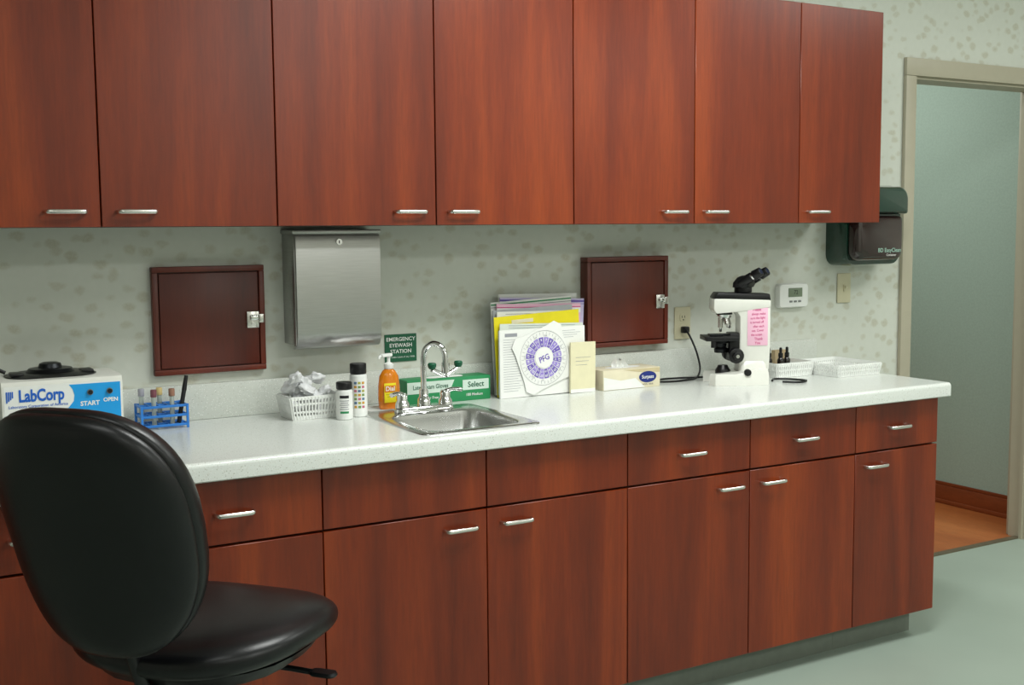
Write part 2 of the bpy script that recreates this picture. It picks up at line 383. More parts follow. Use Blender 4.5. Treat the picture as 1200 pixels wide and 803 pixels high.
m=MB(); P=[(-.1005,z1-.010),(-.109,z1-.012),(-.112,z1-.03),(-.112,z0+.05),(-.110,z0+.03),(-.100,z0+.008),(-.088,z0),(-.07,z0),(-.07,z0+.0105),(-.1005,z0+.0115)]
m.loft([[(x0+.003,y,z) for y,z in P],[(x1-.003,y,z) for y,z in P]],STEEL)
f=m.obj("front_cover",e,(1.28,-.11,z0))
m=MB(); m.cyl((1.28,-.112,z1-.03),(1.28,-.117,z1-.03),.009,CHROME,seg=18); m.box((1.28,-.1175,z1-.03),(.002,.002,.009),INK); m.obj("lock",f,(1.28,-.112,z1-.03))
m=MB(); x0,x1,z0,z1=1.468,1.576,1.022,1.108
m.bx(x0,x1,-.003,-.0005,z0,z1,GREEN)
for t,z,s in (("EMERGENCY",1.092,.0165),("EYEWASH",1.073,.0165),("STATION",1.054,.0165)): m.text(t,s,((x0+x1)/2,-.0034,z),WHITEP,bold=.012,sx=1.05)
m.text("KEEP AREA CLEAR AT ALL TIMES",.0065,((x0+x1)/2,-.0034,1.036),WHITEP)
o=m.obj("eyewash_sign",None,(1.522,0,1.065)); props(o,"green plastic emergency eyewash station sign with white lettering","sign")
def plate(name,lab,cat,xc,zc,kind):
    e=thing(name,lab,cat,(xc,0,zc)); m=MB(); m.bx(xc-.036,xc+.036,-.006,-.0005,zc-.058,zc+.058,ALMOND,.003); m.obj("cover_plate",e,(xc,0,zc))
    if kind=='o':
        for s in(-1,1):
            m=MB()
            m.loft([rr(0,0,.032,.028,.012,-.004),rr(0,0,.032,.028,.012,.003),rr(0,0,.029,.025,.011,.004)],ALMOND,M=T(xc,-.005,zc+s*.02)@RX(pi/2))
            for q in(-1,1): m.box((xc+q*.006,-.0092,zc+s*.02+.003),(.002,.001,.008),INK)
            m.cyl((xc,-.0088,zc+s*.02-.008),(xc,-.0097,zc+s*.02-.008),.0025,INK,seg=10)
            m.obj("receptacle",e,(xc,-.005,zc+s*.02))
    else:
        m=MB(); m.box((xc,-.008,zc),(.012,.006,.026),ALMOND,.001); m.box((xc,-.013,zc+.003),(.008,.012,.01),ALMOND,.002,RX(.4))
        m.obj("toggle",e,(xc,-.006,zc))
plate("wall_outlet","almond duplex wall outlet beside the microscope","outlet",2.632,1.09,'o')
plate("light_switch","almond toggle light switch near the doorway","switch",3.433,1.19,'s')
xc,zc=3.151,1.171; e=thing("thermostat","white wall thermostat with small grey display","thermostat",(xc,0,zc))
m=MB(); m.loft([rr(0,0,.15,.092,.014,0.0005),rr(0,0,.15,.092,.014,.018),rr(0,0,.142,.084,.012,.024)],WHITEP,M=T(xc,0,zc)@RX(pi/2))
m.obj("body",e,(xc,0,zc))
m=MB(); m.box((xc+.006,-.0245,zc+.012),(.07,.002,.034),mat("lcd_grey",(120,134,112),.3),.0005); m.text("72",.022,(xc+.008,-.0262,zc+.012),INK); m.obj("display",e,(xc,-.024,zc))
for i in(-1,0,1):
    m=MB(); m.box((xc+.006+i*.022,-.025,zc-.022),(.014,.003,.007),GREY,.001); m.obj("button",e,(xc+.006+i*.022,-.024,zc-.02))
# sharps container: rounded smoky green shell wrapping a dark red bin
x0,x1=3.335,3.632; zb=1.280; zt=1.588; xm=(x0+x1)/2
DG=mat("dark_green_plastic",(8,40,32),.25,var=.15,coat=.4); SM=mat("smoked_green_plastic",(12,62,48),.10,var=.15,scale=12,trans=.30,coat=.8); RED=mat("dark_red_bin",(40,20,19),.14,var=.35,scale=9,coat=.8)
e=thing("sharps_container","wall-mounted sharps container, smoky green shell around dark red bin","container",(xm,0,zb))
FM=lambda zc,xx=xm:T(xx,0,zc)@RX(pi/2)
w=x1-x0; h=zt-zb; zc=(zb+zt)/2
m=MB(); m.loft([rr(0,0,w,h,.045,.0005),rr(0,0,w,h,.045,.085),rr(0,0,w-.010,h-.010,.045,.105)],SM,M=FM(zc))
m.obj("shell",e,(xm,-.05,zb))
hb=.170; wb=w-.040; zl=zb+.020+hb/2; xb=x0+.012+wb/2
m=MB(); m.loft([rr(0,0,wb,hb,.012,.1052,5,.035),rr(0,0,wb,hb,.012,.125,5,.035),rr(0,0,wb-.012,hb-.010,.012,.142,5,.034),rr(0,0,wb-.036,hb-.028,.012,.150,5,.030)],RED,M=FM(zl,xb))
m.text("BD EasyClean",.022,(xb+.045,-.1508,zb+.058),mat("print_paleg",(160,196,180),.5),bold=.012); m.text("Container",.013,(xb+.055,-.1508,zb+.040),WHITEP)
m.obj("bin",e,(xb,-.1,zb))
hu=h-.020-hb-.012; zu_=zt-.006-hu/2
m=MB(); m.loft([rr(0,0,w-.020,hu,.045,.1052,6,.008),rr(0,0,w-.020,hu,.045,.135,6,.008),rr(0,0,w-.030,hu-.008,.045,.150,6,.008),rr(0,0,w-.056,hu-.022,.038,.158,6,.008)],SM,M=FM(zu_))
m.obj("cover",e,(xm,-.1,zt-.05))
# ------------------------------------------------------------ centrifuge
x0,x1,yf,yb,zt=.345,.634,-.215,-.03,1.066; xc=(x0+x1)/2
e=thing("centrifuge","white benchtop centrifuge with blue front label and dark lid","centrifuge",(xc,-.12,ZT))
m=MB()
P=[(yf+.004,ZT+.0003),(yf,ZT+.006),(yf,zt-.018),(yf+.006,zt-.004),(yf+.02,zt),(yb-.01,zt),(yb,zt-.01),(yb,ZT+.0003)]
m.loft([[(x0,y,z) for y,z in P],[(x1,y,z) for y,z in P]],WHITEM)
m.obj("body",e,(xc,-.12,ZT))
m=MB(); y=yf-.001
m.bx(x0+.004,x1-.004,y,yf-.0001,ZT+.02,zt-.014,WHITEP)
sw=[(x1-.006,ZT+.050),(x1-.006,zt-.018),(x0+.158,zt-.018),(x0+.166,zt-.030),(x0+.170,zt-.045),(x0+.168,zt-.060),(x0+.155,zt-.076),(x0+.120,zt-.088),(x0+.06,zt-.094),(x0+.006,zt-.096),(x0+.006,ZT+.050)]
m.prism(sw,y-.0006,y,CYAN)
m.text("LabCorp",.042,(x0+.092,y-.0012,zt-.040),BLUE,bold=.03,sx=.72)
m.text("Laboratory Corporation of America",.0095,(x0+.084,y-.001,zt-.065),BLUE,bold=.01)
for i in range(4): m.box((x0+.011+i*.0045,y-.001,zt-.040+.002*i),(.003,.0006,.028-.004*i),BLUE)
m.text("START",.0160,(x0+.207,y-.001,zt-.069),WHITEP,bold=.03); m.text("OPEN",.0140,(x0+.258,y-.001,zt-.063),WHITEP,bold=.03)
m.obj("front_label",e,(xc,yf,ZT+.05))
for bxn in (x0+.208,x0+.256):
    m=MB(); m.cyl((bxn,yf-.0018,zt-.040),(bxn,yf-.006,zt-.040),.0075,GREY,seg=18); m.cyl((bxn,yf-.006,zt-.040),(bxn,yf-.009,zt-.040),.0058,BLACKP,seg=16); m.obj("button",e,(bxn,yf,zt-.05))
m=MB(); cy=-.12
m.loft([rr(xc-.015,cy,.215,.15,.06,zt+.0003),rr(xc-.015,cy,.22,.155,.06,zt+.003),rr(xc-.015,cy,.17,.12,.055,zt+.009)],BLACKP)
m.lathe([(0,0),(.056,0),(.060,.004),(.052,.012),(.030,.014),(.026,.024),(.018,.027),(0,.027)],DARKM,T(xc-.015,cy,zt+.006),36)
for q in(-.085,.085): m.box((xc-.015+q,cy-.02,zt+.008),(.03,.05,.010),BLACKP,.003)
m.obj("lid",e,(xc,cy,zt))
m=MB(); m.tube([(x0+.03,-.045,zt+.004),(x0-.01,-.05,zt+.022),(x0-.06,-.08,zt+.015),(x0-.12,-.05,1.0),(x0-.15,-.06,ZT+.006)],.005,BLACKP); m.obj("power_cord",e,(x0,-.06,zt))
# ------------------------------------------------------------ tube rack with tubes
rx0,rx1,ry0,ry1=.700,.822,-.125,-.05
BL=mat("blue_plastic_rack",(46,124,208),.35,var=.05)
e=thing("test_tube_rack","light blue plastic test tube rack against the backsplash","rack",((rx0+rx1)/2,-.085,ZT))
m=MB(); n=5
for z in (ZT+.010,ZT+.036,ZT+.062):
    for y in (ry0,(ry0+ry1)/2,ry1): m.box(((rx0+rx1)/2,y,z),(rx1-rx0+.004,.004,.007),BL,.001)
    for i in range(n+1):
        x=rx0+(rx1-rx0)*i/n; m.box((x,(ry0+ry1)/2,z),(.004,ry1-ry0,.006),BL,.001)
for x in(rx0,rx1):
    for y in(ry0,ry1): m.bx(x-.003,x+.003,y-.003,y+.003,ZT+.0003,ZT+.066,BL)
m.obj("lattice_frame",e,((rx0+rx1)/2,-.085,ZT))
GL=mat("tube_glass",(205,214,206),.12,var=.03,trans=.5)
caps=[((160,160,170),"grey"),((120,70,80),"red"),((214,190,130),"yellow"),((150,110,90),"tan")]
for i,(c,nm) in enumerate(caps):
    x=rx0+(rx1-rx0)*(i+.5)/n; y=ry0+.019 if i%2 else ry1-.018
    t=thing("test_tube","small capped blood collection tube with %s stopper in rack"%nm,"test tube",(x,y,ZT+.004),"tubes in the blue rack")
    m=MB(); m.lathe([(0,0),(.004,.001),(.0065,.006),(.0065,.085),(0,.085)],GL,T(x,y,ZT+.004),14); m.obj("tube",t,(x,y,ZT))
    m=MB(); m.cyl((x,y,ZT+.087),(x,y,ZT+.108),.0085,mat("cap_"+nm,c,.4),seg=14,bev=.002); m.obj("stopper",t,(x,y,ZT+.087))
x=rx0+(rx1-rx0)*.86; t=thing("marker_pen","black capped marker pen tilted in the tube rack","pen",(x,-.105,ZT+.003)); m=MB()
m.cyl((x-.004,-.105,ZT+.004),(x+.016,-.10,ZT+.10),.006,INK,seg=12); m.obj("barrel",t,(x,-.105,ZT)); m=MB(); m.cyl((x+.016,-.10,ZT+.1),(x+.024,-.098,ZT+.14),.0068,BLACKP,r1=.005,seg=12); m.obj("cap",t,(x,-.105,ZT+.1))
# ------------------------------------------------------------ baskets
def basket(name,lab,cx,cy,w,d,h,rot,rows=3,group=None,fl=.86,rb=.0024,rim=.010):
    e=thing(name,lab,"basket",(0,0,0),group)
    m=MB(); m.bx(-w/2*fl,w/2*fl,-d/2*fl,d/2*fl,0.0003,.003,WHITEP)
    k=lambda z:fl+(1-fl)*z/h
    def ring(z,t,hh):
        W2,D2=w*k(z),d*k(z)
        m.loft([rr(0,0,W2,D2,.012,z),rr(0,0,W2,D2,.012,z+hh),rr(0,0,W2-2*t,D2-2*t,.010,z+hh),rr(0,0,W2-2*t,D2-2*t,.010,z),rr(0,0,W2,D2,.012,z)],WHITEP,False,False)
    ring(0.0003,.003,.012); ring(h-rim,.004,rim)
    for i in range(1,rows): ring(h*i/rows-.003,.0028,.006)
    nx=max(6,int(w/.011)); ny=max(5,int(d/.011))
    for i in range(nx+1):
        u=-.46+.92*i/nx
        for s in(-1,1): m.tube([(u*w*k(0),s*(d/2*k(0)-.0016),.002),(u*w*k(h),s*(d/2*k(h)-.0016),h-.003)],rb,WHITEP,5,False)
    for i in range(ny+1):
        u=-.46+.92*i/ny
        for s in(-1,1): m.tube([(s*(w/2*k(0)-.0016),u*d*k(0),.002),(s*(w/2*k(h)-.0016),u*d*k(h),h-.003)],rb,WHITEP,5,False)
    m.obj("woven_shell",e,(0,0,0))
    e.location=(cx,cy,ZT); e.rotation_euler=(0,0,rot); return e
basket("plastic_basket","small white slatted plastic basket holding clear wrappers",1.172,-.135,.165,.12,.068,0,rb=.0030)
CLR=mat("clear_wrapper",(250,251,252),.16,var=.02,scale=60,trans=.28,bump=.4,bscale=70,ior=1.2)
for i in range(12):
    x=1.118+.106*random.random(); y=-.162+.054*random.random(); z=ZT+.022+.011*i*.75
    b=bmesh.new(); bmesh.ops.create_icosphere(b,subdivisions=3,radius=1)
    sd=random.random()*50
    for v in b.verts:
        nn=mn.noise(v.co*2.2+Vector((sd,0,0)))*.5+mn.noise(v.co*6+Vector((0,sd,0)))*.22; v.co*=1+nn
    bmesh.ops.scale(b,vec=(.028,.022,.014),verts=b.verts)
    m=MB(); m.commit(b,CLR,T(x,y,z+.004)@Euler((random.uniform(-.7,.7),random.uniform(-.7,.7),random.random()*6)).to_matrix().to_4x4())
    o=m.obj("plastic_wrapper",None,(x,y,z),80); props(o,"crumpled clear plastic specimen wrapper piled in the white basket","wrapper","wrappers in the white basket")
def testbottle(x,y,r,h,lab,bars):
    e=thing("test_strip_bottle",lab,"bottle",(x,y,ZT))
    m=MB(); hb=h*.80; m.lathe([(0,0.0003),(r-.002,0.0003),(r,.002),(r,hb-.004),(r-.004,hb),(0,hb)],WHITEP,T(x,y,ZT)); m.obj("body",e,(x,y,ZT))
    m=MB(); m.cyl((x,y,ZT+hb),(x,y,ZT+h),r*.97,BLACKP,bev=.003,seg=32); m.obj("cap",e,(x,y,ZT+hb))
    m=MB(); m.lathe([(r+.0004,.012),(r+.0004,hb-.012)],PAPER,T(x,y,ZT),32)
    va=atan2(-3.31-y,0-x)
    for (da,z,w,hh,mt) in bars:
        loops=[]
        for zz in(z-hh/2,z+hh/2): loops.append([(x+(r+.0009)*cos(va+da+(j/6-.5)*w/r),y+(r+.0009)*sin(va+da+(j/6-.5)*w/r),ZT+zz) for j in range(7)])
        b=bmesh.new(); A=[b.verts.new(p) for p in loops[0]];B=[b.verts.new(p) for p in loops[1]]
        for j in range(6): b.faces.new((A[j],A[j+1],B[j+1],B[j]))
        m.commit(b,mt)
    m.obj("paper_label",e,(x,y,ZT+.02))
SQ=[mat("swatch_%d"%i,c,.6) for i,c in enumerate([(200,150,60),(120,150,90),(190,110,130),(90,120,150),(170,170,80)])]
testbottle(1.238,-.232,.0235,.107,"short white test strip bottle with black cap by basket",[(0,.066,.026,.008,INK)]+[(0,.055-.006*i,.026-.004*(i%2),.0022,INKG) for i in range(5)]+[(0,.022,.024,.006,GREENB)])
testbottle(1.293,-.205,.0245,.154,"tall white test strip bottle with black cap and colour chart",[(.1+.45*(j-1),.03+.0115*i,.008,.007,SQ[(i*3+j)%5]) for i in range(7) for j in range(3)])
m=MB(); tcx,tcy=1.392,-.135; m.loft([rr(tcx,tcy,.12,.08,.015,ZT+.0003),rr(tcx,tcy,.128,.088,.018,ZT+.007),rr(tcx,tcy,.122,.082,.016,ZT+.007),rr(tcx,tcy,.112,.074,.014,ZT+.003)],WHITEP)
o=m.obj("soap_tray",None,(tcx,tcy,ZT)); props(o,"shallow white plastic tray under the soap bottle","tray")
x,y=1.418,-.140; Z0=ZT+.0033
e=thing("soap_dispenser","amber liquid hand soap pump bottle with white pump","soap bottle",(x,y,Z0))
m=MB(); L=lambda w,d,z:[(x+w/2*cos(2*pi*i/28)*1.,y+d/2*sin(2*pi*i/28),Z0+z) for i in range(28)]
m.loft([L(.058,.036,0),L(.066,.040,.004),L(.070,.042,.03),L(.068,.041,.07),L(.060,.038,.098),L(.040,.03,.114),L(.024,.024,.120)],ORANGE); m.obj("bottle",e,(x,y,Z0))
m=MB(); m.lathe([(.0135,0),(.0145,.002),(.0145,.014),(.008,.018),(.005,.02),(.005,.038),(0,.038)],WHITEP,T(x,y,Z0+.120)); m.box((x-.010,y-.005,Z0+.161),(.04,.016,.010),WHITEP,.003,RZ(.3)); m.tube([(x-.025,y-.009,Z0+.161),(x-.034,y-.012,Z0+.158),(x-.037,y-.013,Z0+.152)],.004,WHITEP,8); m.obj("pump",e,(x,y,Z0+.12))
m=MB(); yy=y-.0215
m.box((x-.006,yy,Z0+.05),(.038,.0012,.058),YELLOW,.0004); m.box((x-.006,yy-.0008,Z0+.062),(.035,.0008,.020),mat("gold_print",(210,120,16),.4)); m.text("Dial",.019,(x-.006,yy-.0014,Z0+.062),WHITEP,bold=.02)
m.text("ANTIBACTERIAL",.0036,(x-.006,yy-.0008,Z0+.045),INK); m.text("HAND SOAP",.0036,(x-.006,yy-.0008,Z0+.038),INK); m.obj("label_sticker",e,(x,y-.02,Z0+.05))
# glove box
x0,x1,yf,yb,zt=1.492,1.782,-.107,-.03,ZT+.076
GLT=mat("pale_green_print",(206,224,212),.55,var=.03)
e=thing("glove_box","green and white cardboard box of latex exam gloves behind faucet","box",((x0+x1)/2,-.07,ZT))
m=MB(); m.bx(x0,x1,yf,yb,ZT+.0003,zt,GREENB,.001); m.obj("carton",e,((x0+x1)/2,-.07,ZT))
m=MB(); y=yf-.0003; w=x1-x0
m.prism([(x0+.001,ZT+.034),(x0+w*.50,ZT+.034),(x0+w*.56,zt-.006),(x0+.001,zt-.006)],y-.0004,y,GLT)
m.prism([(x0+w*.66,ZT+.034),(x1-.006,ZT+.034),(x1-.006,zt-.010),(x0+w*.66,zt-.010)],y-.0004,y,GLT)
m.text("Latex Exam Gloves",.019,(x0+.080,y-.0008,ZT+.053),GREEN,bold=.015,sx=.82); m.text("Powder Free",.012,(x0+.075,y-.0008,ZT+.019),WHITEP,bold=.01); m.text("Select",.024,(x0+w*.82,y-.0008,ZT+.050),GREEN,bold=.02); m.text("100 Medium",.012,(x0+w*.8,y-.0008,ZT+.019),WHITEP,bold=.01)
m.obj("printed_face",e,((x0+x1)/2,yf,ZT+.04))
m=MB(); m.loft([rr((x0+x1)/2,-.068,.13,.04,.02,zt+.0003),rr((x0+x1)/2,-.068,.12,.034,.016,zt+.0015)],PAPER); m.obj("opening_flap",e,((x0+x1)/2,-.07,zt))
# ------------------------------------------------------------ papers
def sheet(name,lab,cat,xa,xb,y,h,mt,tilt,roll=0,th=.003,extra=None,group=None):
    m=MB(); w=xb-xa; m.bx(-w/2,w/2,0,th,0,h,mt)
    if extra: extra(m,w,h)
    o=m.obj(name,None,(0,0,0)); props(o,lab,cat,group)
    o.location=((xa+xb)/2,y,ZT+.0005+abs(sin(roll))*w/2); o.rotation_euler=(-tilt,roll,0); return o
def lines(m,x0,x1,z0,z1,n,mt=INKG,t=.0012):
    for i in range(n):
        z=z0+(z1-z0)*i/max(1,n-1); m.bx(x0,x0+(x1-x0)*(.75+.25*((i*7)%5)/4),-.0006,-.0001,z-t/2,z+t/2,mt)
def band(m,w,h,*bs):
    for z0,z1,mt in bs: m.bx(-w/2,w/2,-.0007,-.0001,h-z1,h-z0,mt)
G="papers standing against the backsplash"
sheet("file_folder","white plastic file folder standing at the back of the stack","folder",1.85,2.15,-.036,.318,PAPER,0,.02,.004,None,G)
sheet("file_folder","clear folder of white sheets with purple edge lines","folder",1.84,2.165,-.048,.300,LILAC,0,.045,.004,lambda m,w,h:band(m,w,h,(.006,.012,PURPLE),(.017,.019,PURPLE)),G)
sheet("file_folder","green-lined folder of printed forms leaning in the stack","folder",1.825,2.13,-.060,.300,PAPER,0,-.04,.004,lambda m,w,h:band(m,w,h,(.006,.010,GREENB),(.016,.018,INKG)),G)
sheet("file_folder","pink-edged folder of printed forms leaning in the stack","folder",1.82,2.14,-.072,.286,PINK,0,.03,.004,lambda m,w,h:band(m,w,h,(.010,.012,MAGENTA),(.014,.03,PAPER)),G)
sheet("file_folder","grey card folder standing among the papers","folder",1.815,2.115,-.084,.276,mat("grey_card",(176,180,184),.6),0,-.03,.004,None,G)
sheet("file_folder","white folder of printed sheets behind the yellow one","folder",1.81,2.12,-.096,.266,PAPER,0,.02,.004,lambda m,w,h:lines(m,-w*.4,w*.4,h-.03,h-.008,4),G)
sheet("file_folder","bright yellow card folder standing behind the front papers","folder",1.808,2.128,-.108,.256,YELLOW,0,-.045,.003,lambda m,w,h:[m.bx(-w*.3,-w*.05,-.0006,-.0001,h-.026,h-.014,BEIGE)],G)
sheet("file_folder","off-white printed folder standing behind the front papers","folder",1.805,2.118,-.120,.226,mat("pale_green_card",(216,224,214),.6),0,.03,.003,lambda m,w,h:lines(m,-w*.4,w*.4,h-.02,h-.006,3),G)
def front(m,w,h):
    lines(m,-w*.46,-w*.24,h*.1,h*.86,22,INKG,.001); lines(m,w*.1,w*.45,h*.84,h*.94,4,INKG,.001)
    m.bx(-w*.44,-w*.30,-.0006,-.0001,h*.9,h*.95,INKG)
sheet("paper_stack","stack of white printed sheets standing at the front","papers",1.800,2.12,-.140,.216,PAPER,0,-.008,.008,front,G)
e=thing("dial_chart","white cardboard wheel chart with purple ring leaning on papers","chart",(0,0,0))
m=MB(); oct=[]
for a in range(4):
    for da in(-.34,-.12,.12,.34): oct.append(((.124-.02*(abs(da)>.2))*cos(pi/2*a+pi/4+da),(.124-.02*(abs(da)>.2))*sin(pi/2*a+pi/4+da)))
m.prism(oct,0,.0015,PAPER)
def ann(m,r0,r1,y,mt,n=64,a0=0,a1=2*pi):
    b=bmesh.new()
    k=[(b.verts.new((r0*cos(a0+(a1-a0)*i/n),y,r0*sin(a0+(a1-a0)*i/n))),b.verts.new((r1*cos(a0+(a1-a0)*i/n),y,r1*sin(a0+(a1-a0)*i/n)))) for i in range(n+1)]
    for i in range(n): b.faces.new((k[i][0],k[i][1],k[i+1][1],k[i+1][0]))
    m.commit(b,mt)
ann(m,.0875,.0884,-.0006,INKG); ann(m,.0875,.0880,-.0006,INKG)
for i in range(20): ann(m,.036,.067,-.0006,MIDP if i%2 else PURPLE,4,2*pi*i/20,2*pi*(i+.86)/20)
for i in range(40):
    a=2*pi*i/40; m.box((.0790*cos(a),-.0008,.0790*sin(a)),(.0008,.0004,.009),INKG,M=RY(-(a-pi/2)))
for i in range(20):
    a=2*pi*(i+.43)/20; m.text(str(2*i+1),.0105,(.058*cos(a),-.001,.058*sin(a)),PAPER,RX(pi/2)@RZ(a-pi/2),bold=.03)
    m.text(str(i+4),.009,(.044*cos(a),-.001,.044*sin(a)),PAPER,RX(pi/2)@RZ(a-pi/2),bold=.01)
for i in range(12):
    a=2*pi*i/12+.1; m.text(["JAN","FEB","MAR","APR","MAY","JUN","JUL","AUG","SEP","OCT","NOV","DEC"][i],.007,(.0715*cos(a),-.001,.0715*sin(a)),INKG,RX(pi/2)@RZ(a-pi/2))
m.obj("outer_card",e,(0,0,0))
m=MB(); m.cyl((0,-.0010,0),(0,-.0019,0),.033,PAPER,seg=40); m.text("PFG",.026,(0,-.0024,-.002),PURPLE,bold=.02,sx=.9); m.cyl((0,-.002,.0),(0,-.004,0),.002,CHROME,seg=12)
m.obj("inner_dial",e,(0,0,0))
e.location=(1.958,-.1455,ZT+.122); e.rotation_euler=(0,radians(-20),0)
def npad(m,w,h):
    lines(m,-w*.3,w*.3,h*.55,h*.7,3,INKG,.001); m.bx(-w/2,w/2,-.0006,-.0001,0,.012,PAPER)
sheet("notepad","pale cream notepad leaning against the front papers","notepad",2.052,2.148,-.158,.165,PADY,0,.01,.008,npad)
# tissue box
x0,x1,yf,yb,zt=2.172,2.405,-.170,-.06,ZT+.067
e=thing("tissue_box","cream and white patterned cardboard tissue box","tissue box",((x0+x1)/2,-.115,ZT))
m=MB(); m.bx(x0,x1,yf,yb,ZT+.0003,zt,BEIGE,.0015); m.obj("carton",e,((x0+x1)/2,-.115,ZT))
m=MB(); y=yf-.0003
m.prism([(x0+.002,ZT+.002),(x0+.17,ZT+.002),(x0+.13,ZT+.035),(x0+.07,ZT+.03),(x0+.002,ZT+.045)],y-.0004,y,PAPER)
m.prism([(x0+.08,zt-.002),(x1-.002,zt-.002),(x1-.002,zt-.018),(x0+.14,zt-.012)],y-.0004,y,mat("tan_print",(200,186,148),.6))
m.lathe([(0,0),(1,0)],mat("navy_print",(24,44,120),.5),T(x1-.052,y-.0006,ZT+.036)@RX(pi/2)@Matrix.Diagonal((.036,.019,1,1)),40)
m.text("Surpass",.0165,(x1-.052,y-.0012,ZT+.036),WHITEP,bold=.015); m.text("FACIAL TISSUE",.007,(x1-.052,y-.0006,ZT+.011),INK)
m.obj("printed_face",e,((x0+x1)/2,yf,ZT+.03))
m=MB(); m.lathe([(0,0),(1,0),(1,.0006)],PAPER,T((x0+x1)/2,-.115,zt+.0003)@Matrix.Diagonal((.07,.025,1,1)),40)
b=bmesh.new(); N=14; g=[[b.verts.new(((i/N-.5)*.07*(1-.35*j/6),.010*sin(i*1.3+j*.6)*(.4+j/6),.001+j*.0050-.006*abs(sin(i*.9))*(j/6))) for i in range(N+1)] for j in range(7)]
for j in range(6):
    for i in range(N): b.faces.new((g[j][i],g[j][i+1],g[j+1][i+1],g[j+1][i]))
m.commit(b,PAPER,T((x0+x1)/2-.01,-.115,zt)); m.obj("tissue",e,((x0+x1)/2,-.115,zt))
# ------------------------------------------------------------ microscope
e=thing("microscope","white and black binocular microscope with handwritten pink note","microscope",(0,0,0))
m=MB()
B0=[(-.105,-.050),(-.09,-.075),(-.02,-.080),(.06,-.068),(.098,-.058),(.106,-.02),(.106,.04),(.09,.06),(.0,.07),(-.09,.075),(-.105,.05),(-.06,.035),(-.045,0),(-.06,-.03)]
m.loft([[(x*1.0,y*1.0,.0003) for x,y in B0],[(x,y,.030) for x,y in B0],[(x*.96,y*.94,.040+.014*(x>.0)) for x,y in B0]],WHITEM)
m.loft([rr(.048,0,.10,.10,.02,.040),rr(.048,0,.095,.09,.02,.066),rr(.051,0,.085,.072,.02,.080)],WHITEM)
m.obj("base",e,(0,0,0))
m=MB(); m.prism([(.000,.05),(.104,.05),(.107,.12),(.107,.272),(-.010,.272),(-.010,.248),(.002,.232),(.002,.14)],-.036,.036,WHITEM,bev=.005)
m.prism([(-.09,.258),(-.08,.242),(.0,.248),(.107,.262),(.107,.294),(-.088,.294)],-.040,.040,WHITEM,bev=.005)
m.obj("arm",e,(.06,0,.05))
m=MB(); m.prism([(-.088,.2945),(.107,.284),(.103,.308),(-.075,.314)],-.0405,.0405,BLACKP,bev=.004); m.obj("collar",e,(0,0,.3))
m=MB(); m.box((.062,-.0375,.198),(.070,.0012,.130),PINK,.0003)
for i,t in enumerate(["Please","always make","sure the light","is turned off","after each","use. Cover","the scope.","Thank","You"]): m.text(t,.0135 if i in(0,7,8) else .0112,(.062+.003*((i*5)%3-1),-.0385,.255-.0142*i),MAGENTA,RX(pi/2)@RZ(.05),bold=.012,sx=.85)
o=m.obj("note",e,(.068,-.033,.2)); o["label"]="pink paper note with handwritten reminder"
m=MB(); R=RZ(radians(-38)); HX=T(0.02,0,.312)@R; m.X=HX
m.cyl((0,0,0),(0,0,.02),.030,BLACKP,bev=.003); m.loft([rr(0,0,.055,.075,.015,.018),rr(.005,0,.06,.085,.018,.034),rr(.012,0,.045,.08,.018,.052),rr(.016,0,.028,.06,.013,.058)],BLACKP)
m.obj("binocular_head",e,(.03,0,.316))
for s in(-1,1):
    m=MB(); m.X=HX; d=Vector((cos(.52),0,sin(.52))); p=Vector((.0,s*.028,.03))
    m.cyl(p,p+d*.052,.0165,BLACKP,bev=.002); m.cyl(p+d*.052,p+d*.058,.0135,CHROME); m.cyl(p+d*.058,p+d*.088,.0175,BLACKP,r1=.0155,bev=.002); m.cyl(p+d*.088,p+d*.0885,.010,mat("lens_glass",(40,50,70),.05,spec=1.))
    m.obj("eyepiece",e,(.03,0,.33))
m=MB(); m.cyl((-.045,0,.25),(-.045,0,.238),.028,BLACKP); m.lathe([(0,0),(.026,0),(.024,-.010),(.014,-.016),(0,-.016)],CHROME,T(-.045,0,.238)@RY(.18)); m.obj("nosepiece",e,(-.045,0,.24))
for a,L in((0,.050),(1.9,.034),(3.6,.040),(5.,.030)):
    m=MB(); dv=Vector((sin(.35)*cos(a+pi),sin(.35)*sin(a+pi),-cos(.35))) if a else Vector((0,0,-1)); p=Vector((-.045+.012*cos(a+pi),.012*sin(a+pi),.228))
    m.cyl(p,p+dv*L*.7,.0085,STEELH); m.cyl(p+dv*L*.7,p+dv*L,.0065,CHROME,r1=.004); m.obj("objective_lens",e,p)
m=MB(); m.box((-.060,0,.158),(.114,.104,.016),BLACKP,.002); m.box((-.06,0,.169),(.075,.03,.006),DARKM,.001); m.box((-.080,-.038,.170),(.045,.012,.008),DARKM,.002); m.cyl((-.09,-.043,.128),(-.09,-.043,.150),.009,BLACKP); m.obj("stage",e,(-.06,0,.15))
m=MB(); m.lathe([(0,0),(.022,0),(.024,.012),(.018,.02),(.020,.032),(.026,.034),(.026,.042),(0,.042)],DARKM,T(-.055,0,.107)); m.obj("condenser",e,(-.055,0,.11))
m=MB(); m.box((-.014,0,.128),(.036,.060,.096),BLACKP,.005); m.obj("focus_block",e,(.01,0,.1))
for s in(-1,1):
    m=MB(); m.cyl((-.014,s*.031,.100),(-.014,s*.058,.100),.026,BLACKP,bev=.003); m.cyl((-.014,s*.058,.100),(-.014,s*.074,.100),.015,BLACKP,bev=.002)
    m.cyl((-.014,s*.074,.100),(-.014,s*.075,.100),.006,CHROME); m.obj("focus_knob",e,(-.012,0,.1))
m=MB(); m.lathe([(0,0),(.026,0),(.026,.015),(.020,.024),(.016,.032),(0,.033)],BLACKP,T(-.048,0,.032)); m.obj("illuminator",e,(-.052,0,.03))
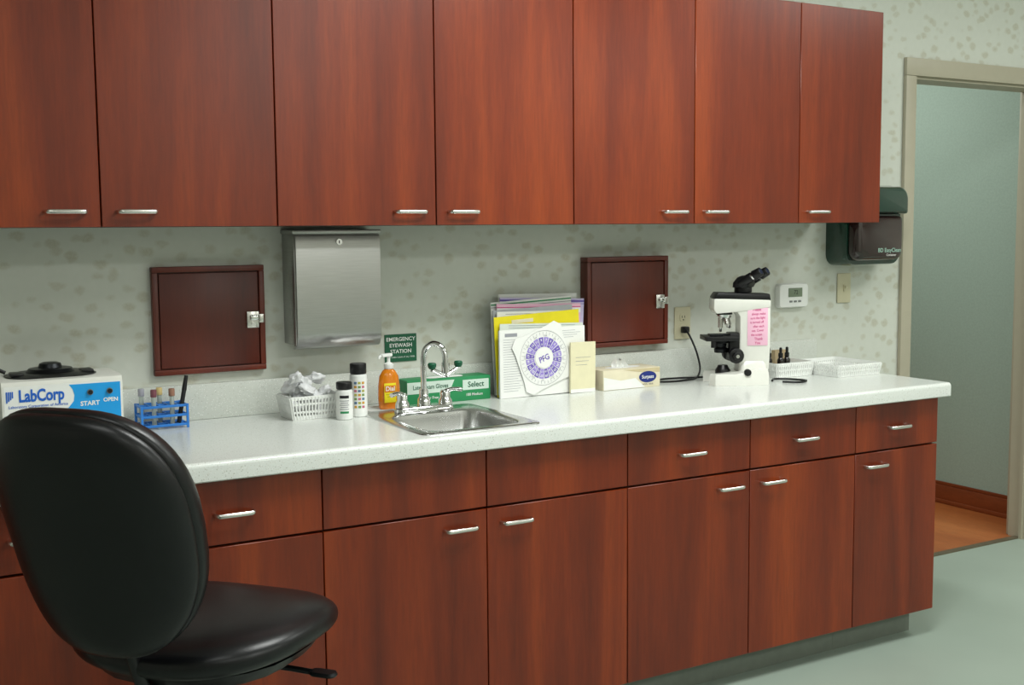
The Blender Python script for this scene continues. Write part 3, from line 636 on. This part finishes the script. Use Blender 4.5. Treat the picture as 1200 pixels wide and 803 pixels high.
m=MB(); m.cyl((.02,-.066,.045),(.02,-.080,.045),.012,BLACKP,bev=.002); m.obj("dimmer_knob",e,(.02,-.06,.045))
MX,MY=2.668,-.255; e.location=(MX,MY,ZT); e.rotation_euler=(0,0,radians(-27))
e=thing("power_cord","black power cord with plug from the outlet to the microscope","cord",(2.63,-.02,ZT))
m=MB(); m.box((2.630,-.022,1.067),(.026,.024,.024),BLACKP,.005); m.obj("plug",e,(2.628,-.02,1.067))
m=MB(); m.tube([(2.628,-.034,1.064),(2.635,-.055,1.03),(2.655,-.06,.98),(2.66,-.07,.93),(2.63,-.09,ZT+.006),(2.57,-.12,ZT+.005),(2.50,-.13,ZT+.005),(2.44,-.10,ZT+.005),(2.50,-.06,ZT+.005),(2.60,-.08,ZT+.005),(2.70,-.11,ZT+.005),(2.78,-.17,ZT+.005),(2.80,-.22,ZT+.005)],.0036,BLACKP,8,True,6); m.obj("cable",e,(2.6,-.1,ZT))
m=MB(); m.tube([(2.79,-.30,ZT+.0045),(2.83,-.27,ZT+.0045),(2.87,-.30,ZT+.0045),(2.89,-.36,ZT+.0045),(2.84,-.38,ZT+.0045),(2.80,-.34,ZT+.0045)],.0036,BLACKP,8); o=m.obj("black_cable",None,(2.88,-.3,ZT)); props(o,"loose loop of black cable beside the microscope base","cable")
# ------------------------------------------------------------ trays
basket("storage_tray","small white slotted plastic tray holding dark dropper bottles",2.955,-.160,.180,.17,.052,0,2,"white slotted trays",.93,.0036,.012)
basket("storage_tray","longer lower white slotted plastic tray at the worktop end",3.160,-.240,.218,.24,.044,0,2,"white slotted trays",.93,.0036,.012)
for i,(x,y) in enumerate(((2.912,-.15),(2.945,-.175),(2.980,-.17))):
    t=thing("dropper_bottle","small dark glass dropper bottle with black rubber bulb","bottle",(x,y,ZT+.0035),"dropper bottles in the tray")
    z=ZT+.0035; m=MB(); m.lathe([(0,0),(.011,0),(.012,.002),(.012,.052),(.008,.060),(.006,.062),(0,.062)],mat("dark_amber_glass",(20,12,10),.15,coat=.3),T(x,y,z),18); m.obj("glass_body",t,(x,y,z))
    m=MB(); m.lathe([(0,0),(.0085,0),(.0085,.014),(.005,.016),(.0055,.026),(.0045,.034),(0,.036)],BLACKP,T(x,y,z+.062),16); m.obj("dropper_cap",t,(x,y,z+.062))
m=MB(); m.bx(2.965,3.025,-.125,-.105,ZT+.0035,ZT+.084,mat("beige_card",(178,158,124),.7)); o=m.obj("reagent_carton",None,(2.995,-.115,ZT)); props(o,"small beige card carton standing in the tray","carton")
# ------------------------------------------------------------ chair
e=thing("office_chair","black vinyl padded task chair with rounded backrest and seat","chair",(0,0,0))
def sgp(v,p): return (1 if v>=0 else -1)*abs(v)**p
def pad(Wd,Ht,T0,T1,e1=.78,ew=.4,n=56,k=16):
    L=[]
    for i in range(1,k):
        ph=-pi/2+pi*i/k; r=cos(ph)**ew; x=sgp(sin(ph),.9)*(T1 if ph>0 else T0)
        L.append([(x,Wd/2*r*sgp(cos(2*pi*j/n),e1),Ht/2*r*sgp(sin(2*pi*j/n),e1)) for j in range(n)])
    return L
def backdef(p):
    x,y,z=p; H=.24
    y2=y*(1+.05*z/H-.09*(z/H)**2)
    x2=x+.75*y*y+.028*(1-((z+.08)/.2)**2)*.6
    return (x2,y2,z)
lean=radians(-12)
BM=T(-.335,0,.915)@RY(lean)
m=MB(); m.loft([[backdef(p) for p in l] for l in pad(.388,.470,.020,.058,.68,.30)],LEATHER,M=BM); m.obj("backrest_cushion",e,(-.3,0,.92),80)
m=MB(); m.loft([[backdef((p[0]-.014,p[1],p[2])) for p in l] for l in pad(.386,.468,.042,.012,.68,.34)],LEATHER,M=BM); m.obj("backrest_shell",e,(-.35,0,.92),80)
m=MB(); L=[]
for l in pad(.49,.48,.040,.045,.80,.40): L.append([(z,y*(1.0),x-.016*((z/.25)**2)*(z>0)+.015*(y/.25)**2) for x,y,z in l])
m.loft(L,LEATHER,M=T(0,0,.640)); m.obj("seat_cushion",e,(0,0,.638),80)
m=MB(); m.loft([rr(0,0,.30,.30,.1,.576),rr(0,0,.38,.38,.15,.590),rr(0,0,.42,.42,.18,.614)],BLACKP); m.obj("seat_pan",e,(0,0,.59))
m=MB(); m.bx(-.12,.10,-.06,.06,.545,.580,DARKM,.01); m.obj("mechanism",e,(0,0,.555))
m=MB(); m.tube([(-.08,0,.562),(-.14,0,.560),(-.195,0,.575),(-.222,0,.62),(-.240,0,.67),(-.262,0,.73)],.013,BLACKP,12); m.obj("back_support_bar",e,(-.3,0,.55))
m=MB(); m.tube([(.03,-.05,.560),(.045,-.14,.556),(.05,-.205,.552)],.006,DARKM,10); m.loft([rr(0,0,.026,.055,.012,-.004),rr(0,0,.030,.060,.014,.0),rr(0,0,.026,.055,.012,.005)],DARKM,M=T(.052,-.228,.551)); m.obj("height_lever",e,(.03,-.05,.55))
m=MB(); m.cyl((0,0,.10),(0,0,.32),.028,BLACKP); m.cyl((0,0,.32),(0,0,.55),.016,CHROME); m.obj("gas_column",e,(0,0,.1))
for i in range(5):
    a=2*pi*i/5+.3; R=RZ(a)
    m=MB(); m.X=R; m.loft([[(.02,-.03,.085),(.02,.03,.085),(.02,.03,.13),(.02,-.03,.13)],[(.30,-.016,.075),(.30,.016,.075),(.30,.016,.10),(.30,-.016,.10)]],BLACKP); m.obj("leg",e,(0,0,.09))
    m=MB(); m.X=R
    for s in(-1,1): m.cyl((.285,s*.008,.027),(.285,s*.026,.027),.027,BLACKP,seg=20,bev=.004)
    m.cyl((.285,0,.027),(.285,0,.078),.007,DARKM,seg=10); c=R@Vector((.285,0,.03)); m.obj("caster",e,c)
e.location=(.616,-1.03,0); e.rotation_euler=(0,0,radians(40))
# ------------------------------------------------------------ lights
def area(name,x,y,z,sx,sy,p,col=(1,.985,.93)):
    l=bpy.data.lights.new(name,'AREA'); l.shape='RECTANGLE'; l.size=sx; l.size_y=sy; l.energy=p; l.color=col
    o=bpy.data.objects.new(name,l); COL.objects.link(o); o.location=(x,y,z); return o
for i,(x,y,p) in enumerate(((-.3,-2.4,12),(1.9,-1.5,50),(4.4,-1.7,30),(.2,-4.7,16),(2.6,-4.9,44),(5.0,-4.7,34))): area("ceiling_lamp.%d"%i,x,y,RH-.01,1.2,.6,p,(.975,1,.975))
area("hall_lamp",4.0,1.2,2.59,.6,1.2,24,(.98,1,.97))
w=bpy.data.worlds.new("world"); SC.world=w; w.use_nodes=True; w.node_tree.nodes["Background"].inputs[0].default_value=(.6,.62,.62,1); w.node_tree.nodes["Background"].inputs[1].default_value=.3
# ------------------------------------------------------------ camera
yaw,pi_,ro=radians(30.1765),radians(-5.4989),radians(-.5)
F=Vector((sin(yaw)*cos(pi_),cos(yaw)*cos(pi_),sin(pi_))); R0=Vector((cos(yaw),-sin(yaw),0)); U0=R0.cross(F)
R=cos(ro)*R0+sin(ro)*U0; U=-sin(ro)*R0+cos(ro)*U0
cd=bpy.data.cameras.new("camera"); co=bpy.data.objects.new("camera",cd); COL.objects.link(co)
M=Matrix((( R.x,U.x,-F.x,0),(R.y,U.y,-F.y,-3.3108),(R.z,U.z,-F.z,1.4275),(0,0,0,1))); co.matrix_world=M
cd.sensor_width=36; cd.lens=1368.07/1200*36; cd.clip_start=.05; SC.camera=co
